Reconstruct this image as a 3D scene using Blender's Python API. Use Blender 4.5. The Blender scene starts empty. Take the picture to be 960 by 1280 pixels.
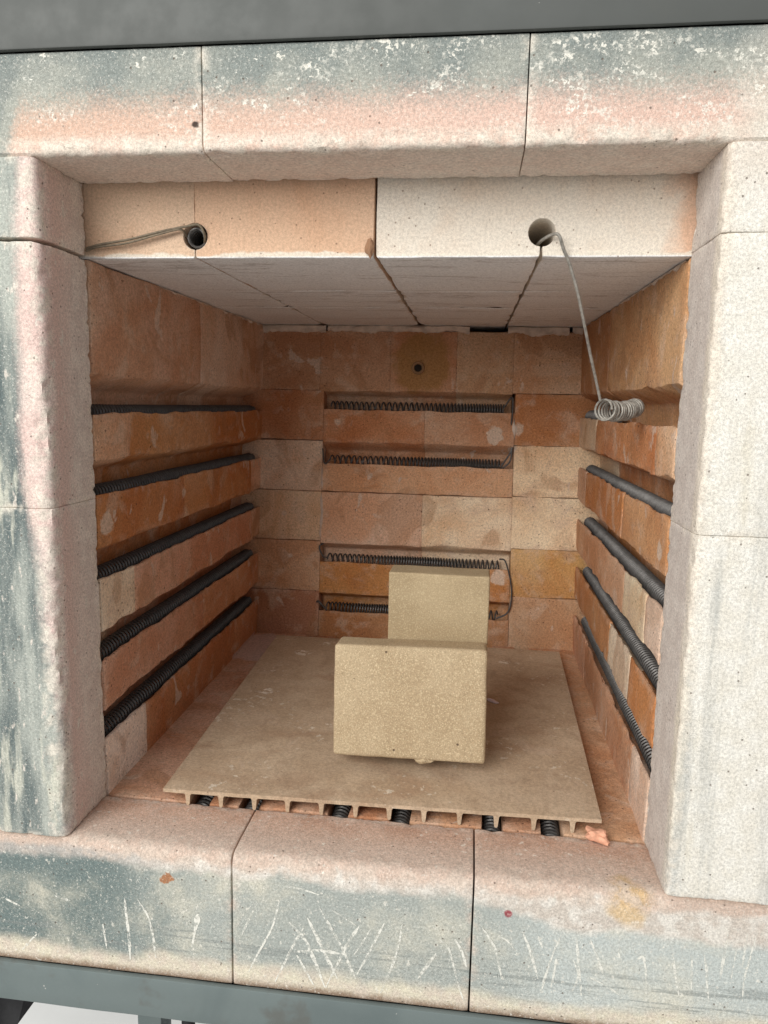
import bpy, bmesh, math, random
from mathutils import Vector, noise, Matrix

# ------------------------------------------------------------------ camera, light, exposure
scene = bpy.context.scene
cam_d = bpy.data.cameras.new('camera'); cam = bpy.data.objects.new('camera', cam_d)
scene.collection.objects.link(cam); scene.camera = cam
cam.location = (0.0683, -0.8977, 0.3015)
cam.rotation_euler = (1.4226, -0.0205, 0.1214)
cam_d.sensor_fit = 'VERTICAL'; cam_d.sensor_height = 24.0
cam_d.lens = 900.4 / 1280 * 24.0
cam_d.clip_start = 0.01; cam_d.clip_end = 100

world = bpy.data.worlds.new('World'); scene.world = world; world.use_nodes = True
bg = world.node_tree.nodes['Background']
bg.inputs[0].default_value = (0.95, 0.975, 1.0, 1); bg.inputs[1].default_value = 0.53

def area_light(name, loc, target, sx, sy, power, col):
    l = bpy.data.lights.new(name, 'AREA'); l.shape = 'RECTANGLE'; l.size = sx; l.size_y = sy
    l.energy = power; l.color = col
    o = bpy.data.objects.new(name, l); scene.collection.objects.link(o); o.location = loc
    o.rotation_euler = (Vector(target) - Vector(loc)).to_track_quat('-Z', 'Y').to_euler()
    return o
area_light('window_light', (-0.95, -2.35, 1.20), (0, -0.3, 0.2), 1.5, 1.5, 72, (1.0, 0.975, 0.93))

scene.view_settings.view_transform = 'Standard'; scene.view_settings.look = 'None'
scene.view_settings.exposure = 0.0; scene.view_settings.gamma = 1.0
scene.view_settings.use_curve_mapping = False
scene.cycles.max_bounces = 7; scene.cycles.diffuse_bounces = 6
scene.cycles.use_denoising = True

# ------------------------------------------------------------------ measures (metres)
W, H, D = 0.2, 0.3971, 0.4085          # half width, height and depth of the chamber
HT, T = 0.4453, 0.0575                 # height of the door opening, thickness of the frame
YF = -D - T                            # front face of the brick frame
LIPS = [0.2908, 0.2312, 0.1680, 0.1070, 0.0440]      # top of the lip in front of each side groove
UPS = [0.3180, 0.2562, 0.1915, 0.1295, 0.0670]       # lower edge of the brick face above it
random.seed(4)

def warp(p):
    """the chamber is not square: its back is a little narrower at the top than at the bottom"""
    s = min(max(1 + p.y / D, 0), 1); k = 0.026 - 0.056 * min(max(p.z / H, 0), 1)
    return Vector((p.x * (1 + s * k), p.y, p.z))

# ------------------------------------------------------------------ node helper
class NT:
    def __init__(self, name):
        self.m = bpy.data.materials.new(name); self.m.use_nodes = True
        self.t = self.m.node_tree; self.n = self.t.nodes; self.b = self.n['Principled BSDF']
        self.geo = self.n.new('ShaderNodeNewGeometry'); self.pos = self.geo.outputs['Position']
    def lk(self, a, b): self.t.links.new(a, b)
    def put(self, sock, v):
        if isinstance(v, bpy.types.NodeSocket): self.lk(v, sock)
        elif isinstance(v, (tuple, list)):
            sock.default_value = tuple(v) + ((1,) if len(v) == 3 and len(sock.default_value) == 4 else ())
        else: sock.default_value = v
    def math(self, op, a, b=0.0, clamp=False):
        n = self.n.new('ShaderNodeMath'); n.operation = op; n.use_clamp = clamp
        self.put(n.inputs[0], a); self.put(n.inputs[1], b); return n.outputs[0]
    def noise(self, scale, detail=3, rough=0.55, vec=None, dist=0.0, col=False):
        n = self.n.new('ShaderNodeTexNoise'); self.lk(vec or self.pos, n.inputs['Vector'])
        n.inputs['Scale'].default_value = scale; n.inputs['Detail'].default_value = detail
        n.inputs['Roughness'].default_value = rough; n.inputs['Distortion'].default_value = dist
        return n.outputs['Color' if col else 'Fac']
    def voro(self, scale, vec=None, feat='F1'):
        n = self.n.new('ShaderNodeTexVoronoi'); n.feature = feat; self.lk(vec or self.pos, n.inputs['Vector'])
        n.inputs['Scale'].default_value = scale; return n
    def scalevec(self, s, off=(0, 0, 0)):
        n = self.n.new('ShaderNodeMapping'); self.lk(self.pos, n.inputs[0])
        n.inputs['Scale'].default_value = s; n.inputs['Location'].default_value = off; return n.outputs[0]
    def rng(self, v, a, b, lo=0.0, hi=1.0):
        n = self.n.new('ShaderNodeMapRange'); n.interpolation_type = 'SMOOTHSTEP'
        self.put(n.inputs[0], v); n.inputs[1].default_value = a; n.inputs[2].default_value = b
        n.inputs[3].default_value = lo; n.inputs[4].default_value = hi; return n.outputs[0]
    def mix(self, fac, a, b, mode='MIX'):
        n = self.n.new('ShaderNodeMix'); n.data_type = 'RGBA'; n.blend_type = mode
        self.put(n.inputs[0], fac); self.put(n.inputs[6], a); self.put(n.inputs[7], b); return n.outputs[2]
    def xyz(self):
        n = self.n.new('ShaderNodeSeparateXYZ'); self.lk(self.pos, n.inputs[0]); return n.outputs
    def attr(self, name):
        n = self.n.new('ShaderNodeAttribute'); n.attribute_name = name; return n.outputs['Fac']
    def objcol(self):
        n = self.n.new('ShaderNodeObjectInfo'); return n.outputs['Color'], n.outputs['Random']
    def spot(self, c, r, soft, wob=0.0, wscale=40, shared=None):
        """round stain with a wobbly outline, 1 inside"""
        d = self.n.new('ShaderNodeVectorMath'); d.operation = 'DISTANCE'
        self.lk(self.pos, d.inputs[0]); d.inputs[1].default_value = c
        v = d.outputs['Value']
        if wob:
            v = self.math('ADD', v, self.math('MULTIPLY', self.math('SUBTRACT', shared or self.noise(wscale, 3), 0.5), wob))
        return self.rng(v, r - soft, r + soft, 1, 0)
    def finish(self, col, rough=0.95, bump=None, bs=0.4, bd=0.001, metal=0.0, spec=0.25):
        self.put(self.b.inputs['Base Color'], col); self.put(self.b.inputs['Roughness'], rough)
        self.put(self.b.inputs['Metallic'], metal); self.b.inputs['Specular IOR Level'].default_value = spec
        if bump is not None:
            n = self.n.new('ShaderNodeBump'); n.inputs['Strength'].default_value = bs
            n.inputs['Distance'].default_value = bd; self.put(n.inputs['Height'], bump)
            self.lk(n.outputs[0], self.b.inputs['Normal'])
        return self.m

def pits(nt, scale, thr=0.13, dens=0.62):
    """sparse open pores of a burnt-out insulating brick; 1 in the pore"""
    v = nt.voro(scale)
    near = nt.rng(v.outputs['Distance'], thr * 0.5, thr, 1, 0)
    sp = nt.n.new('ShaderNodeSeparateColor'); nt.lk(v.outputs['Color'], sp.inputs[0])
    return nt.math('MULTIPLY', near, nt.rng(sp.outputs[0], dens, dens + 0.05, 0, 1))

def grain(nt, amp_col, a=1500, b=560):
    """fine grain: returns (colour multiplier, bump height)"""
    f = nt.noise(a, 2, 0.7); g = nt.noise(b, 3, 0.65)
    h = nt.math('ADD', nt.math('MULTIPLY', f, 0.6), nt.math('MULTIPLY', g, 0.7))
    return nt.rng(h, 0.40, 0.90, 1 - amp_col, 1 + amp_col), f

# ------------------------------------------------------------------ materials
def chamber_brick():
    nt = NT('fired insulating brick')
    oc, rnd = nt.objcol(); wear = nt.attr('wear')
    oc = nt.mix(1.0, oc, (1.16, 1.12, 1.06), 'MULTIPLY')
    cross = nt.noise(7.5, 4, .6, nt.scalevec((1, 1, 1.3), (4, 4, 8)), dist=.8)
    oc = nt.mix(nt.rng(cross, .52, .66, 0, .22), oc, (0.66, 0.47, 0.34)); oc = nt.mix(nt.rng(cross, .47, .36, 0, .22), oc, (0.50, 0.24, 0.09))
    big = nt.noise(9, 4, 0.6, dist=0.6); mid = nt.noise(30, 5, 0.6, dist=0.4)
    mul, h = grain(nt, 0.30, 1100, 420)
    c = nt.mix(nt.rng(big, 0.38, 0.66), oc, nt.mix(1.0, oc, (0.88, 0.72, 0.60), 'MULTIPLY'))
    c = nt.mix(nt.rng(mid, 0.52, 0.66, 0, 0.45), c, (0.64, 0.47, 0.35))
    c = nt.mix(nt.rng(nt.noise(14, 3, 0.5, nt.scalevec((1, 1, 1), (3, 5, 1)), dist=1.0), 0.56, 0.64, 0, 0.42), c, (0.38, 0.185, 0.085))
    # pale flaked spots
    fl = nt.math('MULTIPLY', nt.rng(nt.noise(46, 3, 0.55, nt.scalevec((1, 1, .7), (1, 2, 3)), dist=0.5), 0.61, 0.65), nt.rng(nt.noise(11, 2), 0.45, 0.6))
    c = nt.mix(nt.math('MULTIPLY', fl, 0.75), c, (0.64, 0.50, 0.40))
    c = nt.mix(nt.math('MULTIPLY', wear, nt.rng(nt.noise(70, 3), 0.42, 0.62, 0, 0.30)), c, (0.62, 0.45, 0.34))
    p = nt.math('MAXIMUM', pits(nt, 230, .17, .55), pits(nt, 95, .11, .80)); c = nt.mix(nt.math('MULTIPLY', p, 0.75), c, (0.13, 0.07, 0.045))
    # rust-coloured halo round the sensor in the back wall
    s = nt.spot((0.004, 0.0, 0.352), 0.036, 0.006, 0.045, 30)
    c = nt.mix(nt.math('MULTIPLY', s, 0.85), c, (0.38, 0.205, 0.075))
    # flaked pale patches, and the dusty pale strip on the floor at the back left
    wn = nt.noise(85, 3, .6)
    for q, r, wb, a in (((.096, 0, .266), .010, .020, .85), ((.125, 0, .275), .006, .014, .7), ((-.160, 0, .105), .003, .006, .8), ((-.168, 0, .160), .003, .006, .7),
                        ((-.1, 0, .279), .004, .008, .7), ((.108, 0, .088), .009, .018, .8), ((.200, -.39, .205), .007, .012, .8), ((-.200, -.395, .210), .009, .022, .7), ((-.200, -.25, .215), .004, .010, .7)):
        c = nt.mix(nt.math('MULTIPLY', nt.spot(q, r, .0015, wb, shared=wn), a), c, (0.68, 0.54, 0.43))
    c = nt.mix(nt.math('MULTIPLY', nt.spot((-.186, -.055, -.001), .050, .004, .02, shared=wn), nt.rng(nt.xyz()[2], .004, .001, 0, .75)), c, (0.64, 0.50, 0.46))
    c = nt.mix(1.0, c, mulcol(nt, mul), 'MULTIPLY')
    hh = nt.math('SUBTRACT', nt.math('ADD', h, nt.math('MULTIPLY', nt.noise(70, 2), 1.2)), nt.math('MULTIPLY', p, 1.5))
    return nt.finish(c, 0.96, hh, 0.75, 0.0014)

def mulcol(nt, f):
    n = nt.n.new('ShaderNodeCombineColor')
    for i in range(3): nt.lk(f, n.inputs[i])
    return n.outputs[0]

def ceiling_brick():
    nt = NT('pale insulating brick')
    oc, rnd = nt.objcol(); wear = nt.attr('wear')
    mul, h = grain(nt, 0.22)
    c = nt.mix(nt.rng(nt.noise(12, 4, 0.6, dist=0.5), 0.4, 0.68, 0, 0.5), oc, nt.mix(1.0, oc, (0.90, 0.72, 0.60), 'MULTIPLY'))
    c = nt.mix(nt.math('MULTIPLY', wear, nt.rng(nt.noise(48, 4), 0.52, 0.62, 0, 0.75)), c, (0.72, 0.64, 0.54))
    x, y, z = nt.xyz()
    # the right end of the front row is scorched orange where it meets the frame
    e = nt.math('MULTIPLY', nt.rng(nt.math('ADD', x, nt.math('MULTIPLY', nt.noise(45, 4), 0.03)), 0.194, 0.212), nt.rng(y, -0.40, -0.41))
    c = nt.mix(nt.math('MULTIPLY', e, 0.75), c, (0.62, 0.30, 0.15))
    ed = nt.math('MULTIPLY', nt.rng(nt.math('ADD', z, nt.math('MULTIPLY', nt.noise(48, 4), .012)), H + .0100, H + .0082), nt.rng(y, -.404, -.407))
    c = nt.mix(nt.math('MULTIPLY', ed, .85), c, (0.74, 0.68, 0.58))
    # whitish grey underside, colour paled and cooled to offset the warm bounce light
    u = nt.rng(z, H + 0.0015, H + 0.0005)
    c = nt.mix(nt.math('MULTIPLY', u, 0.95), c, nt.mix(nt.noise(20, 4), (0.75, 0.755, 0.76), (0.82, 0.82, 0.82)))
    cr = nt.rng(nt.math('ABSOLUTE', nt.math('SUBTRACT', nt.noise(7, 5, 0.6, nt.scalevec((.35, 2.2, 1))), 0.5)), 0.0, 0.012, 1, 0)
    c = nt.mix(nt.math('MULTIPLY', nt.math('MULTIPLY', cr, u), 0.35), c, (0.20, 0.14, 0.10))
    p = pits(nt, 210, 0.15, 0.60); c = nt.mix(nt.math('MULTIPLY', p, 0.65), c, (0.2, 0.12, 0.08))
    c = nt.mix(1.0, c, mulcol(nt, mul), 'MULTIPLY')
    hh = nt.math('SUBTRACT', h, nt.math('MULTIPLY', p, 1.5))
    return nt.finish(c, 0.96, hh, 0.5, 0.0011)

PINK, SALMON, CREAM, WHITE = (0.56, 0.40, 0.34), (0.61, 0.42, 0.325), (0.63, 0.55, 0.44), (0.74, 0.71, 0.64)
TEAL, DARK = (0.33, 0.37, 0.36), (0.155, 0.185, 0.185)

def frame_brick(kind):
    nt = NT('frame brick ' + kind)
    x, y, z = nt.xyz(); wear = nt.attr('wear')
    mul, h = grain(nt, 0.30, 1500, 560)
    n1 = nt.noise(22, 4, 0.6, dist=0.3); n2 = nt.noise(75, 4, 0.6); ctr = lambda n, a: nt.math('MULTIPLY', nt.math('SUBTRACT', n, 0.5), a)
    speck = nt.noise(600, 3, 0.75)
    if kind == 'lintel':
        d = nt.math('ADD', nt.math('SUBTRACT', z, HT), ctr(n1, 0.014))
        c = nt.mix(nt.rng(n2, 0.35, 0.65), (0.72, 0.61, 0.52), (0.68, 0.51, 0.42))
        c = nt.mix(nt.rng(d, 0.004, 0.014), c, nt.mix(nt.rng(x, -.2, .1), SALMON, (0.66, 0.47, 0.39)))
        c = nt.mix(nt.rng(nt.math('ADD', z, ctr(n2, .004)), HT + .003, HT + .0005, 0, .6), c, (0.68, 0.59, 0.52))
        side = nt.rng(nt.math('ADD', x, ctr(n1, .02)), -.203, -.222, 0, .035)
        d2 = nt.math('ADD', nt.math('ADD', d, side), ctr(speck, 0.030))
        c = nt.mix(nt.rng(d2, 0.014, 0.040), c, nt.mix(nt.rng(n1, .35, .65), (0.23, 0.255, 0.24), (0.35, 0.36, 0.32)))
        c = nt.mix(nt.rng(d2, 0.044, 0.060, 0, 0.5), c, DARK)
        c = nt.mix(nt.math('MULTIPLY', nt.rng(nt.math('ADD', x, ctr(n1, .03)), .192, .222), nt.rng(d2, .045, .018, .25, 1)), c, nt.mix(nt.rng(n2, .35, .65), (0.60, 0.54, 0.46), (0.70, 0.65, 0.57)))
        # lime spatter, thicker towards the right
        clus = nt.math('ADD', nt.noise(40, 4, 0.65, nt.scalevec((.8, 1, 1.5))), nt.rng(x, -.2, .25, -.03, .03))
        sp = nt.math('MULTIPLY', nt.rng(clus, 0.49, 0.66), nt.rng(nt.noise(430, 3, 0.65), 0.52, 0.57))
        sp = nt.math('MULTIPLY', sp, nt.rng(d, 0.003, 0.02, 0.45, 1))
        big = nt.math('MULTIPLY', nt.rng(nt.noise(85, 4, 0.6, nt.scalevec((.7, 1, 1.3), (4, 1, 2))), 0.675, 0.695), nt.rng(d, 0.012, 0.03))
        c = nt.mix(nt.math('MULTIPLY', nt.math('MAXIMUM', sp, big), .85), c, (0.78, 0.76, 0.68))
        c = nt.mix(nt.math('MULTIPLY', nt.spot((-.0985, YF, .4607), .0021, .0005, .003, 150), .95), c, (0.05, 0.035, 0.03))
    elif kind == 'left jamb':
        st = nt.noise(26, 5, 0.6, nt.scalevec((1.6, 1, .22)))
        low = nt.rng(z, 0.34, 0.02, 0, 0.014)
        d = nt.math('ADD', nt.math('ADD', nt.math('SUBTRACT', nt.math('MULTIPLY', x, -1), W), ctr(st, 0.030)), low)
        d = nt.math('ADD', nt.math('ADD', d, ctr(n1, .008)), nt.rng(z, .405, .445, 0, .007))
        rev = nt.mix(nt.rng(n2, .4, .62), (0.63, 0.535, 0.48), (0.72, 0.64, 0.57))
        rev = nt.mix(nt.rng(nt.math('ADD', y, ctr(st, .05)), -.452, -.425), (0.66, 0.49, 0.43), rev)
        face = nt.mix(nt.rng(n1, .4, .65), (0.68, 0.51, 0.46), (0.73, 0.60, 0.54))
        c = nt.mix(nt.rng(y, YF + .016, YF + .006), rev, face)
        d = nt.math('ADD', d, ctr(speck, .010))
        g = nt.math('MULTIPLY', nt.rng(d, 0.009, 0.023), nt.rng(y, YF + .02, YF + .006))
        top = nt.rng(nt.math('ADD', z, ctr(n1, .04)), .43, .40)
        gcol = nt.mix(nt.rng(st, .40, .62), (0.115, 0.145, 0.145), (0.40, 0.42, 0.38))
        gcol = nt.mix(nt.rng(nt.noise(30, 4, .6, nt.scalevec((2, 1, .35), (1, 7, 3))), .55, .66), gcol, (0.52, 0.52, 0.44))
        c = nt.mix(g, c, gcol)
        c = nt.mix(nt.math('MULTIPLY', nt.rng(nt.noise(120, 4, .6, nt.scalevec((1.5, 1, .6))), .60, .66), .8), c, (0.68, 0.62, 0.55))
    elif kind == 'right jamb':
        st = nt.noise(34, 5, 0.62, nt.scalevec((1.8, 1, .12)))
        rev = nt.mix(nt.rng(n2, .4, .62), (0.58, 0.515, 0.47), (0.66, 0.60, 0.55))
        face = nt.mix(nt.rng(n2, .35, .65), (0.71, 0.675, 0.60), (0.765, 0.74, 0.68))
        dd = nt.math('ADD', x, ctr(n1, .012))
        face = nt.mix(nt.rng(dd, .206, .2, 0, .7), face, (0.66, 0.57, 0.47))
        strk = nt.math('MULTIPLY', nt.rng(st, .50, .68), nt.rng(nt.math('ADD', z, ctr(n1, .08)), .30, .20))
        face = nt.mix(nt.math('MULTIPLY', strk, .8), face, (0.47, 0.47, 0.44))
        face = nt.mix(nt.math('MULTIPLY', nt.rng(nt.noise(26, 4, .6, nt.scalevec((1.5, 1, .2), (9, 3, 0))), .56, .66), .5), face, (0.66, 0.61, 0.50))
        up = nt.rng(nt.math('ADD', z, ctr(n1, .05)), .39, .45)
        face = nt.mix(nt.math('MULTIPLY', up, .55), face, (0.62, 0.52, 0.44))
        c = nt.mix(nt.rng(nt.math('ADD', y, ctr(n2, .012)), YF + .014, YF + .005), rev, face)
    else:   # sill
        zz = nt.math('ADD', z, ctr(n1, 0.026))
        yy = nt.math('ADD', y, ctr(n1, 0.03))
        top = nt.mix(nt.rng(yy, YF + .012, YF + .050), (0.58, 0.45, 0.37), nt.mix(nt.rng(n1, .4, .6), (0.50, 0.305, 0.215), (0.58, 0.395, 0.30)))
        top = nt.mix(nt.rng(n2, .52, .7, 0, .5), top, (0.60, 0.46, 0.38))
        lft = nt.rng(nt.math('ADD', x, ctr(n1, .10)), -.09, -.19)
        rgt = nt.rng(nt.math('ADD', x, ctr(n1, .06)), .07, .16)
        grey = nt.mix(lft, (0.35, 0.375, 0.35), (0.15, 0.19, 0.185))
        grey = nt.mix(rgt, grey, (0.48, 0.515, 0.495))
        blot = nt.noise(13, 5, .62, nt.scalevec((1, 1, 1.2), (2, 0, 5)), dist=.2)
        grey = nt.mix(nt.rng(nt.math('ADD', blot, ctr(speck, .16)), .44, .80), grey, (0.64, 0.60, 0.49))
        stri = nt.math('MULTIPLY', nt.rng(nt.noise(60, 3, .6, nt.scalevec((.18, 1, 4))), .52, .60), nt.math('MULTIPLY', nt.rng(zz, -.055, -.065), nt.rng(zz, -.092, -.084)))
        grey = nt.mix(nt.math('MULTIPLY', stri, .55), grey, (0.22, 0.24, 0.23))
        band = nt.mix(nt.rng(n2, .4, .6), (0.56, 0.50, 0.44), (0.70, 0.66, 0.60))
        c = nt.mix(nt.rng(zz, -.005, -.012), top, nt.mix(lft, band, (0.42, 0.39, 0.36)))
        c = nt.mix(nt.rng(zz, -.014, nt_r(rgt)), c, grey) if False else nt.mix(nt.rng(nt.math('ADD', zz, nt.math('MULTIPLY', rgt, .014)), -.012, -.020), c, grey)
        c = nt.mix(nt.rng(zz, -.078, -.090), c, nt.mix(nt.rng(n2, .35, .65), (0.66, 0.61, 0.48), (0.60, 0.52, 0.43)))
        c = nt.mix(nt.rng(nt.math('ADD', z, ctr(n2, .01)), -.0915, -.0985), c, (0.30, 0.215, 0.155))
        sp = nt.rng(nt.noise(240, 3, .65), .63, .68); c = nt.mix(nt.math('MULTIPLY', sp, .6), c, (0.74, 0.71, 0.63))
        # rust chip on the left brick, ochre smear on the right one
        c = nt.mix(nt.math('MULTIPLY', nt.spot((-.129, YF, -.023), .0035, .001, .016, 160), .9), c, (0.36, 0.15, 0.06))
        c = nt.mix(nt.math('MULTIPLY', nt.spot((.179, YF, -.008), .013, .006, .026, 70), .75), c, (0.62, 0.42, 0.20))
        c = nt.mix(nt.spot((.1035, YF, -.024), .0025, .0008, .003, 200), c, (0.32, 0.08, 0.09))
    c = nt.mix(nt.math('MULTIPLY', nt.rng(nt.noise(900, 3, .7), .58, .66), .5), c, (0.76, 0.73, 0.66))
    # worn and chipped edges show the clean body of the brick
    c = nt.mix(nt.math('MULTIPLY', wear, nt.rng(nt.noise(90, 4, .6), .42, .60, 0, .75)), c, (0.72, 0.66, 0.57) if kind != 'sill' else (0.60, 0.50, 0.42))
    p = pits(nt, 190, 0.15, 0.72); c = nt.mix(nt.math('MULTIPLY', p, 0.75), c, (0.16, 0.12, 0.095))
    c = nt.mix(1.0, c, mulcol(nt, mul), 'MULTIPLY')
    hh = nt.math('SUBTRACT', h, nt.math('MULTIPLY', p, 1.5))
    return nt.finish(c, 0.95, hh, 0.6, 0.0010)

def shelf_mat():
    nt = NT('cordierite shelf'); mul, h = grain(nt, 0.24, 1300, 460)
    a = nt.noise(14, 5, .6, dist=.5); b = nt.noise(50, 4, .6)
    c = nt.mix(nt.rng(a, .36, .66), (0.43, 0.315, 0.212), (0.51, 0.39, 0.275))
    c = nt.mix(nt.rng(b, .55, .75, 0, .5), c, (0.30, 0.20, 0.13))
    x, y, z = nt.xyz()
    c = nt.mix(nt.rng(nt.noise(9, 4, .6, nt.scalevec((.6, 1.6, 1), (0, 2, 0)), dist=.8), .52, .66, 0, .6), c, (0.36, 0.235, 0.15))
    fl = nt.math('MULTIPLY', nt.rng(nt.noise(140, 3, .65), .60, .65), nt.rng(nt.noise(13, 2, .5, nt.scalevec((1, 1, 1), (7, 3, 0))), .50, .62))
    c = nt.mix(nt.math('MULTIPLY', fl, .8), c, (0.66, 0.58, 0.47))
    sm = nt.noise(22, 5, .7, nt.scalevec((1, .7, 1), (3, 8, 0)), dist=1.2)
    c = nt.mix(nt.rng(sm, .54, .70, 0, .45), c, (0.53, 0.41, 0.31)); c = nt.mix(nt.rng(sm, .44, .32, 0, .3), c, (0.27, 0.18, 0.115))
    for q, r in (((-.118, -.105, .012), .009), ((-.128, -.222, .012), .008), ((-.098, -.068, .012), .005), ((.115, -.095, .012), .006)):
        s = nt.math('MULTIPLY', nt.spot(q, r, .002, r * 1.6, 130), nt.rng(nt.noise(190, 3), .45, .55))
        c = nt.mix(s, c, (0.70, 0.62, 0.52))
    p = pits(nt, 170, .14, .76); c = nt.mix(nt.math('MULTIPLY', p, .7), c, (0.17, 0.11, 0.075))
    c = nt.mix(1.0, c, mulcol(nt, mul), 'MULTIPLY')
    return nt.finish(c, 0.85, h, 0.35, 0.0008)

def grog_mat(name, ca, cb, dot, amp):
    nt = NT(name); oc, r = nt.objcol(); mul, h = grain(nt, amp, 1500, 800)
    c = nt.mix(nt.rng(nt.noise(20, 4, .6), .38, .64), ca, cb)
    v = nt.rng(nt.noise(880, 2, .6), .50, .66); c = nt.mix(nt.math('MULTIPLY', v, amp * 3), c, (0.70, 0.58, 0.38))
    v2 = nt.rng(nt.noise(780, 2, .6, nt.scalevec((1, 1, 1), (5, 9, 2))), .56, .68); c = nt.mix(nt.math('MULTIPLY', v2, amp * 3), c, (0.33, 0.25, 0.15))
    p = pits(nt, 120, .14, dot); c = nt.mix(nt.math('MULTIPLY', p, .85), c, (0.09, 0.06, 0.04))
    c = nt.mix(1.0, c, mulcol(nt, mul), 'MULTIPLY')
    hh = nt.math('SUBTRACT', h, nt.math('MULTIPLY', p, 1.2))
    return nt.finish(c, 0.9, hh, 0.7, 0.0009)

def metal_mat(name, ca, cb, metal, ra, rb, sc=25, stain=None, fleck=.78):
    nt = NT(name); a = nt.noise(sc, 3, .55, dist=.6); b = nt.noise(sc * 6, 4, .6)
    c = nt.mix(nt.rng(a, .36, .64), ca, cb)
    if stain: c = nt.mix(nt.rng(nt.noise(sc * 1.7, 4, .6, nt.scalevec((1, 1, 1), (5, 2, 8))), .55, .68, 0, .8), c, stain)
    c = nt.mix(nt.rng(nt.noise(160, 2), fleck - .03, fleck), c, (0.62, 0.60, 0.55)) if stain else c
    return nt.finish(c, nt.rng(b, .3, .7, ra, rb), nt.math('ADD', a, b), 0.12, 0.0006, metal, 0.4)

def plain(name, col, rough=0.9, metal=0.0, sc=120, amp=.12):
    nt = NT(name); mul = nt.rng(nt.noise(sc, 4, .6), .3, .7, 1 - amp, 1 + amp)
    return nt.finish(nt.mix(1.0, col, mulcol(nt, mul), 'MULTIPLY'), rough, nt.noise(sc * 4, 3), .2, .0005, metal)

def chalk_mat():
    nt = NT('scratched pale lines'); f = nt.noise(420, 4, .7); g = nt.noise(60, 3)
    nt.put(nt.b.inputs['Alpha'], nt.rng(nt.math('ADD', f, nt.math('MULTIPLY', nt.math('SUBTRACT', g, .5), .5)), .38, .58, 0.10, .85))
    return nt.finish((0.80, 0.79, 0.72), .95)

M = {'brick': chamber_brick(), 'ceiling': ceiling_brick(), 'lintel': frame_brick('lintel'),
     'left': frame_brick('left jamb'), 'right': frame_brick('right jamb'), 'sill': frame_brick('sill'),
     'shelf': shelf_mat(),
     'grog': grog_mat('coarse buff fireclay', (0.41, 0.305, 0.188), (0.47, 0.362, 0.232), .84, .20),
     'grog2': grog_mat('smooth buff fireclay', (0.355, 0.268, 0.160), (0.42, 0.325, 0.20), .88, .12),
     'steel': metal_mat('dark stained steel', (0.074, 0.079, 0.075), (0.080, 0.086, 0.082), .1, .55, .65, 9, (0.084, 0.088, 0.082)),
     'teal': metal_mat('grey green painted steel', (0.125, 0.155, 0.155), (0.150, 0.182, 0.18), .15, .5, .8, 14, (0.12, 0.125, 0.115)),
     'coil': plain('oxidised heating wire', (0.105, 0.10, 0.096), .42, .4, 300, .25),
     'wire': plain('dull grey wire', (0.30, 0.285, 0.255), .6, .4, 300, .3),
     'brownwire': plain('scaled brown wire', (0.20, 0.165, 0.12), .6, .4, 300, .25),
     'board': plain('insulation board', (0.30, 0.17, 0.10)), 'casing': plain('casing sheet', (0.10, 0.12, 0.12), .6, .3),
     'mortar': plain('pale kiln mortar', (0.60, 0.50, 0.42), .97, 0, 90, .18),
     'chalk': chalk_mat(), 'flake': plain('orange brick flake', (0.68, 0.36, 0.24), .95, 0, 180, .2),
     'lilac': plain('pale lilac chip', (0.66, 0.56, 0.58), .9), 'tube': plain('ceramic tube', (0.27, 0.16, 0.085), .9),
     'hole': plain('bore shade and probe black', (0.03, 0.022, 0.018), .95), 'white': plain('white board', (0.78, 0.78, 0.76), .6, 0, 6, .05),  # near-black of the probe and of the painted shade in the sensor tube
     'concrete': plain('concrete floor', (0.55, 0.54, 0.52), .9, 0, 8, .2), 'black': plain('black rubber', (0.02, 0.02, 0.022), .6)}

# ------------------------------------------------------------------ object helpers
COL = scene.collection
KO = Vector((0, -0.2, -0.134))         # base point of the kiln

def tag(o, label, cat, group=None, kind=None):
    o['label'] = label; o['category'] = cat
    if group: o['group'] = group
    if kind: o['kind'] = kind
    return o

def empty(name, loc):
    o = bpy.data.objects.new(name, None); COL.objects.link(o); o.location = loc; o.empty_display_size = .05; return o

WORLD = {}
def link(name, bm, mat, parent=None, origin=None, color=None, smooth=40):
    """bm holds world coordinates; the object's origin goes to `origin` (default: centre of the mesh)"""
    bmesh.ops.recalc_face_normals(bm, faces=bm.faces[:])
    if origin is None:
        lo = Vector((1e9,) * 3); hi = -lo
        for v in bm.verts:
            lo = Vector(map(min, lo, v.co)); hi = Vector(map(max, hi, v.co))
        origin = (lo + hi) / 2
    origin = Vector(origin)
    for v in bm.verts: v.co -= origin
    me = bpy.data.meshes.new(name); bm.to_mesh(me); bm.free()
    me.polygons.foreach_set('use_smooth', [True] * len(me.polygons))
    me.set_sharp_from_angle(angle=math.radians(smooth))
    me.materials.append(M[mat] if isinstance(mat, str) else mat)
    o = bpy.data.objects.new(name, me); COL.objects.link(o)
    pw = Vector((0, 0, 0))
    if parent is not None:
        o.parent = parent; pw = WORLD.get(parent.name, parent.location.copy())
    o.location = origin - pw; WORLD[o.name] = origin
    if color: o.color = tuple(color) + (1,)
    return o

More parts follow.
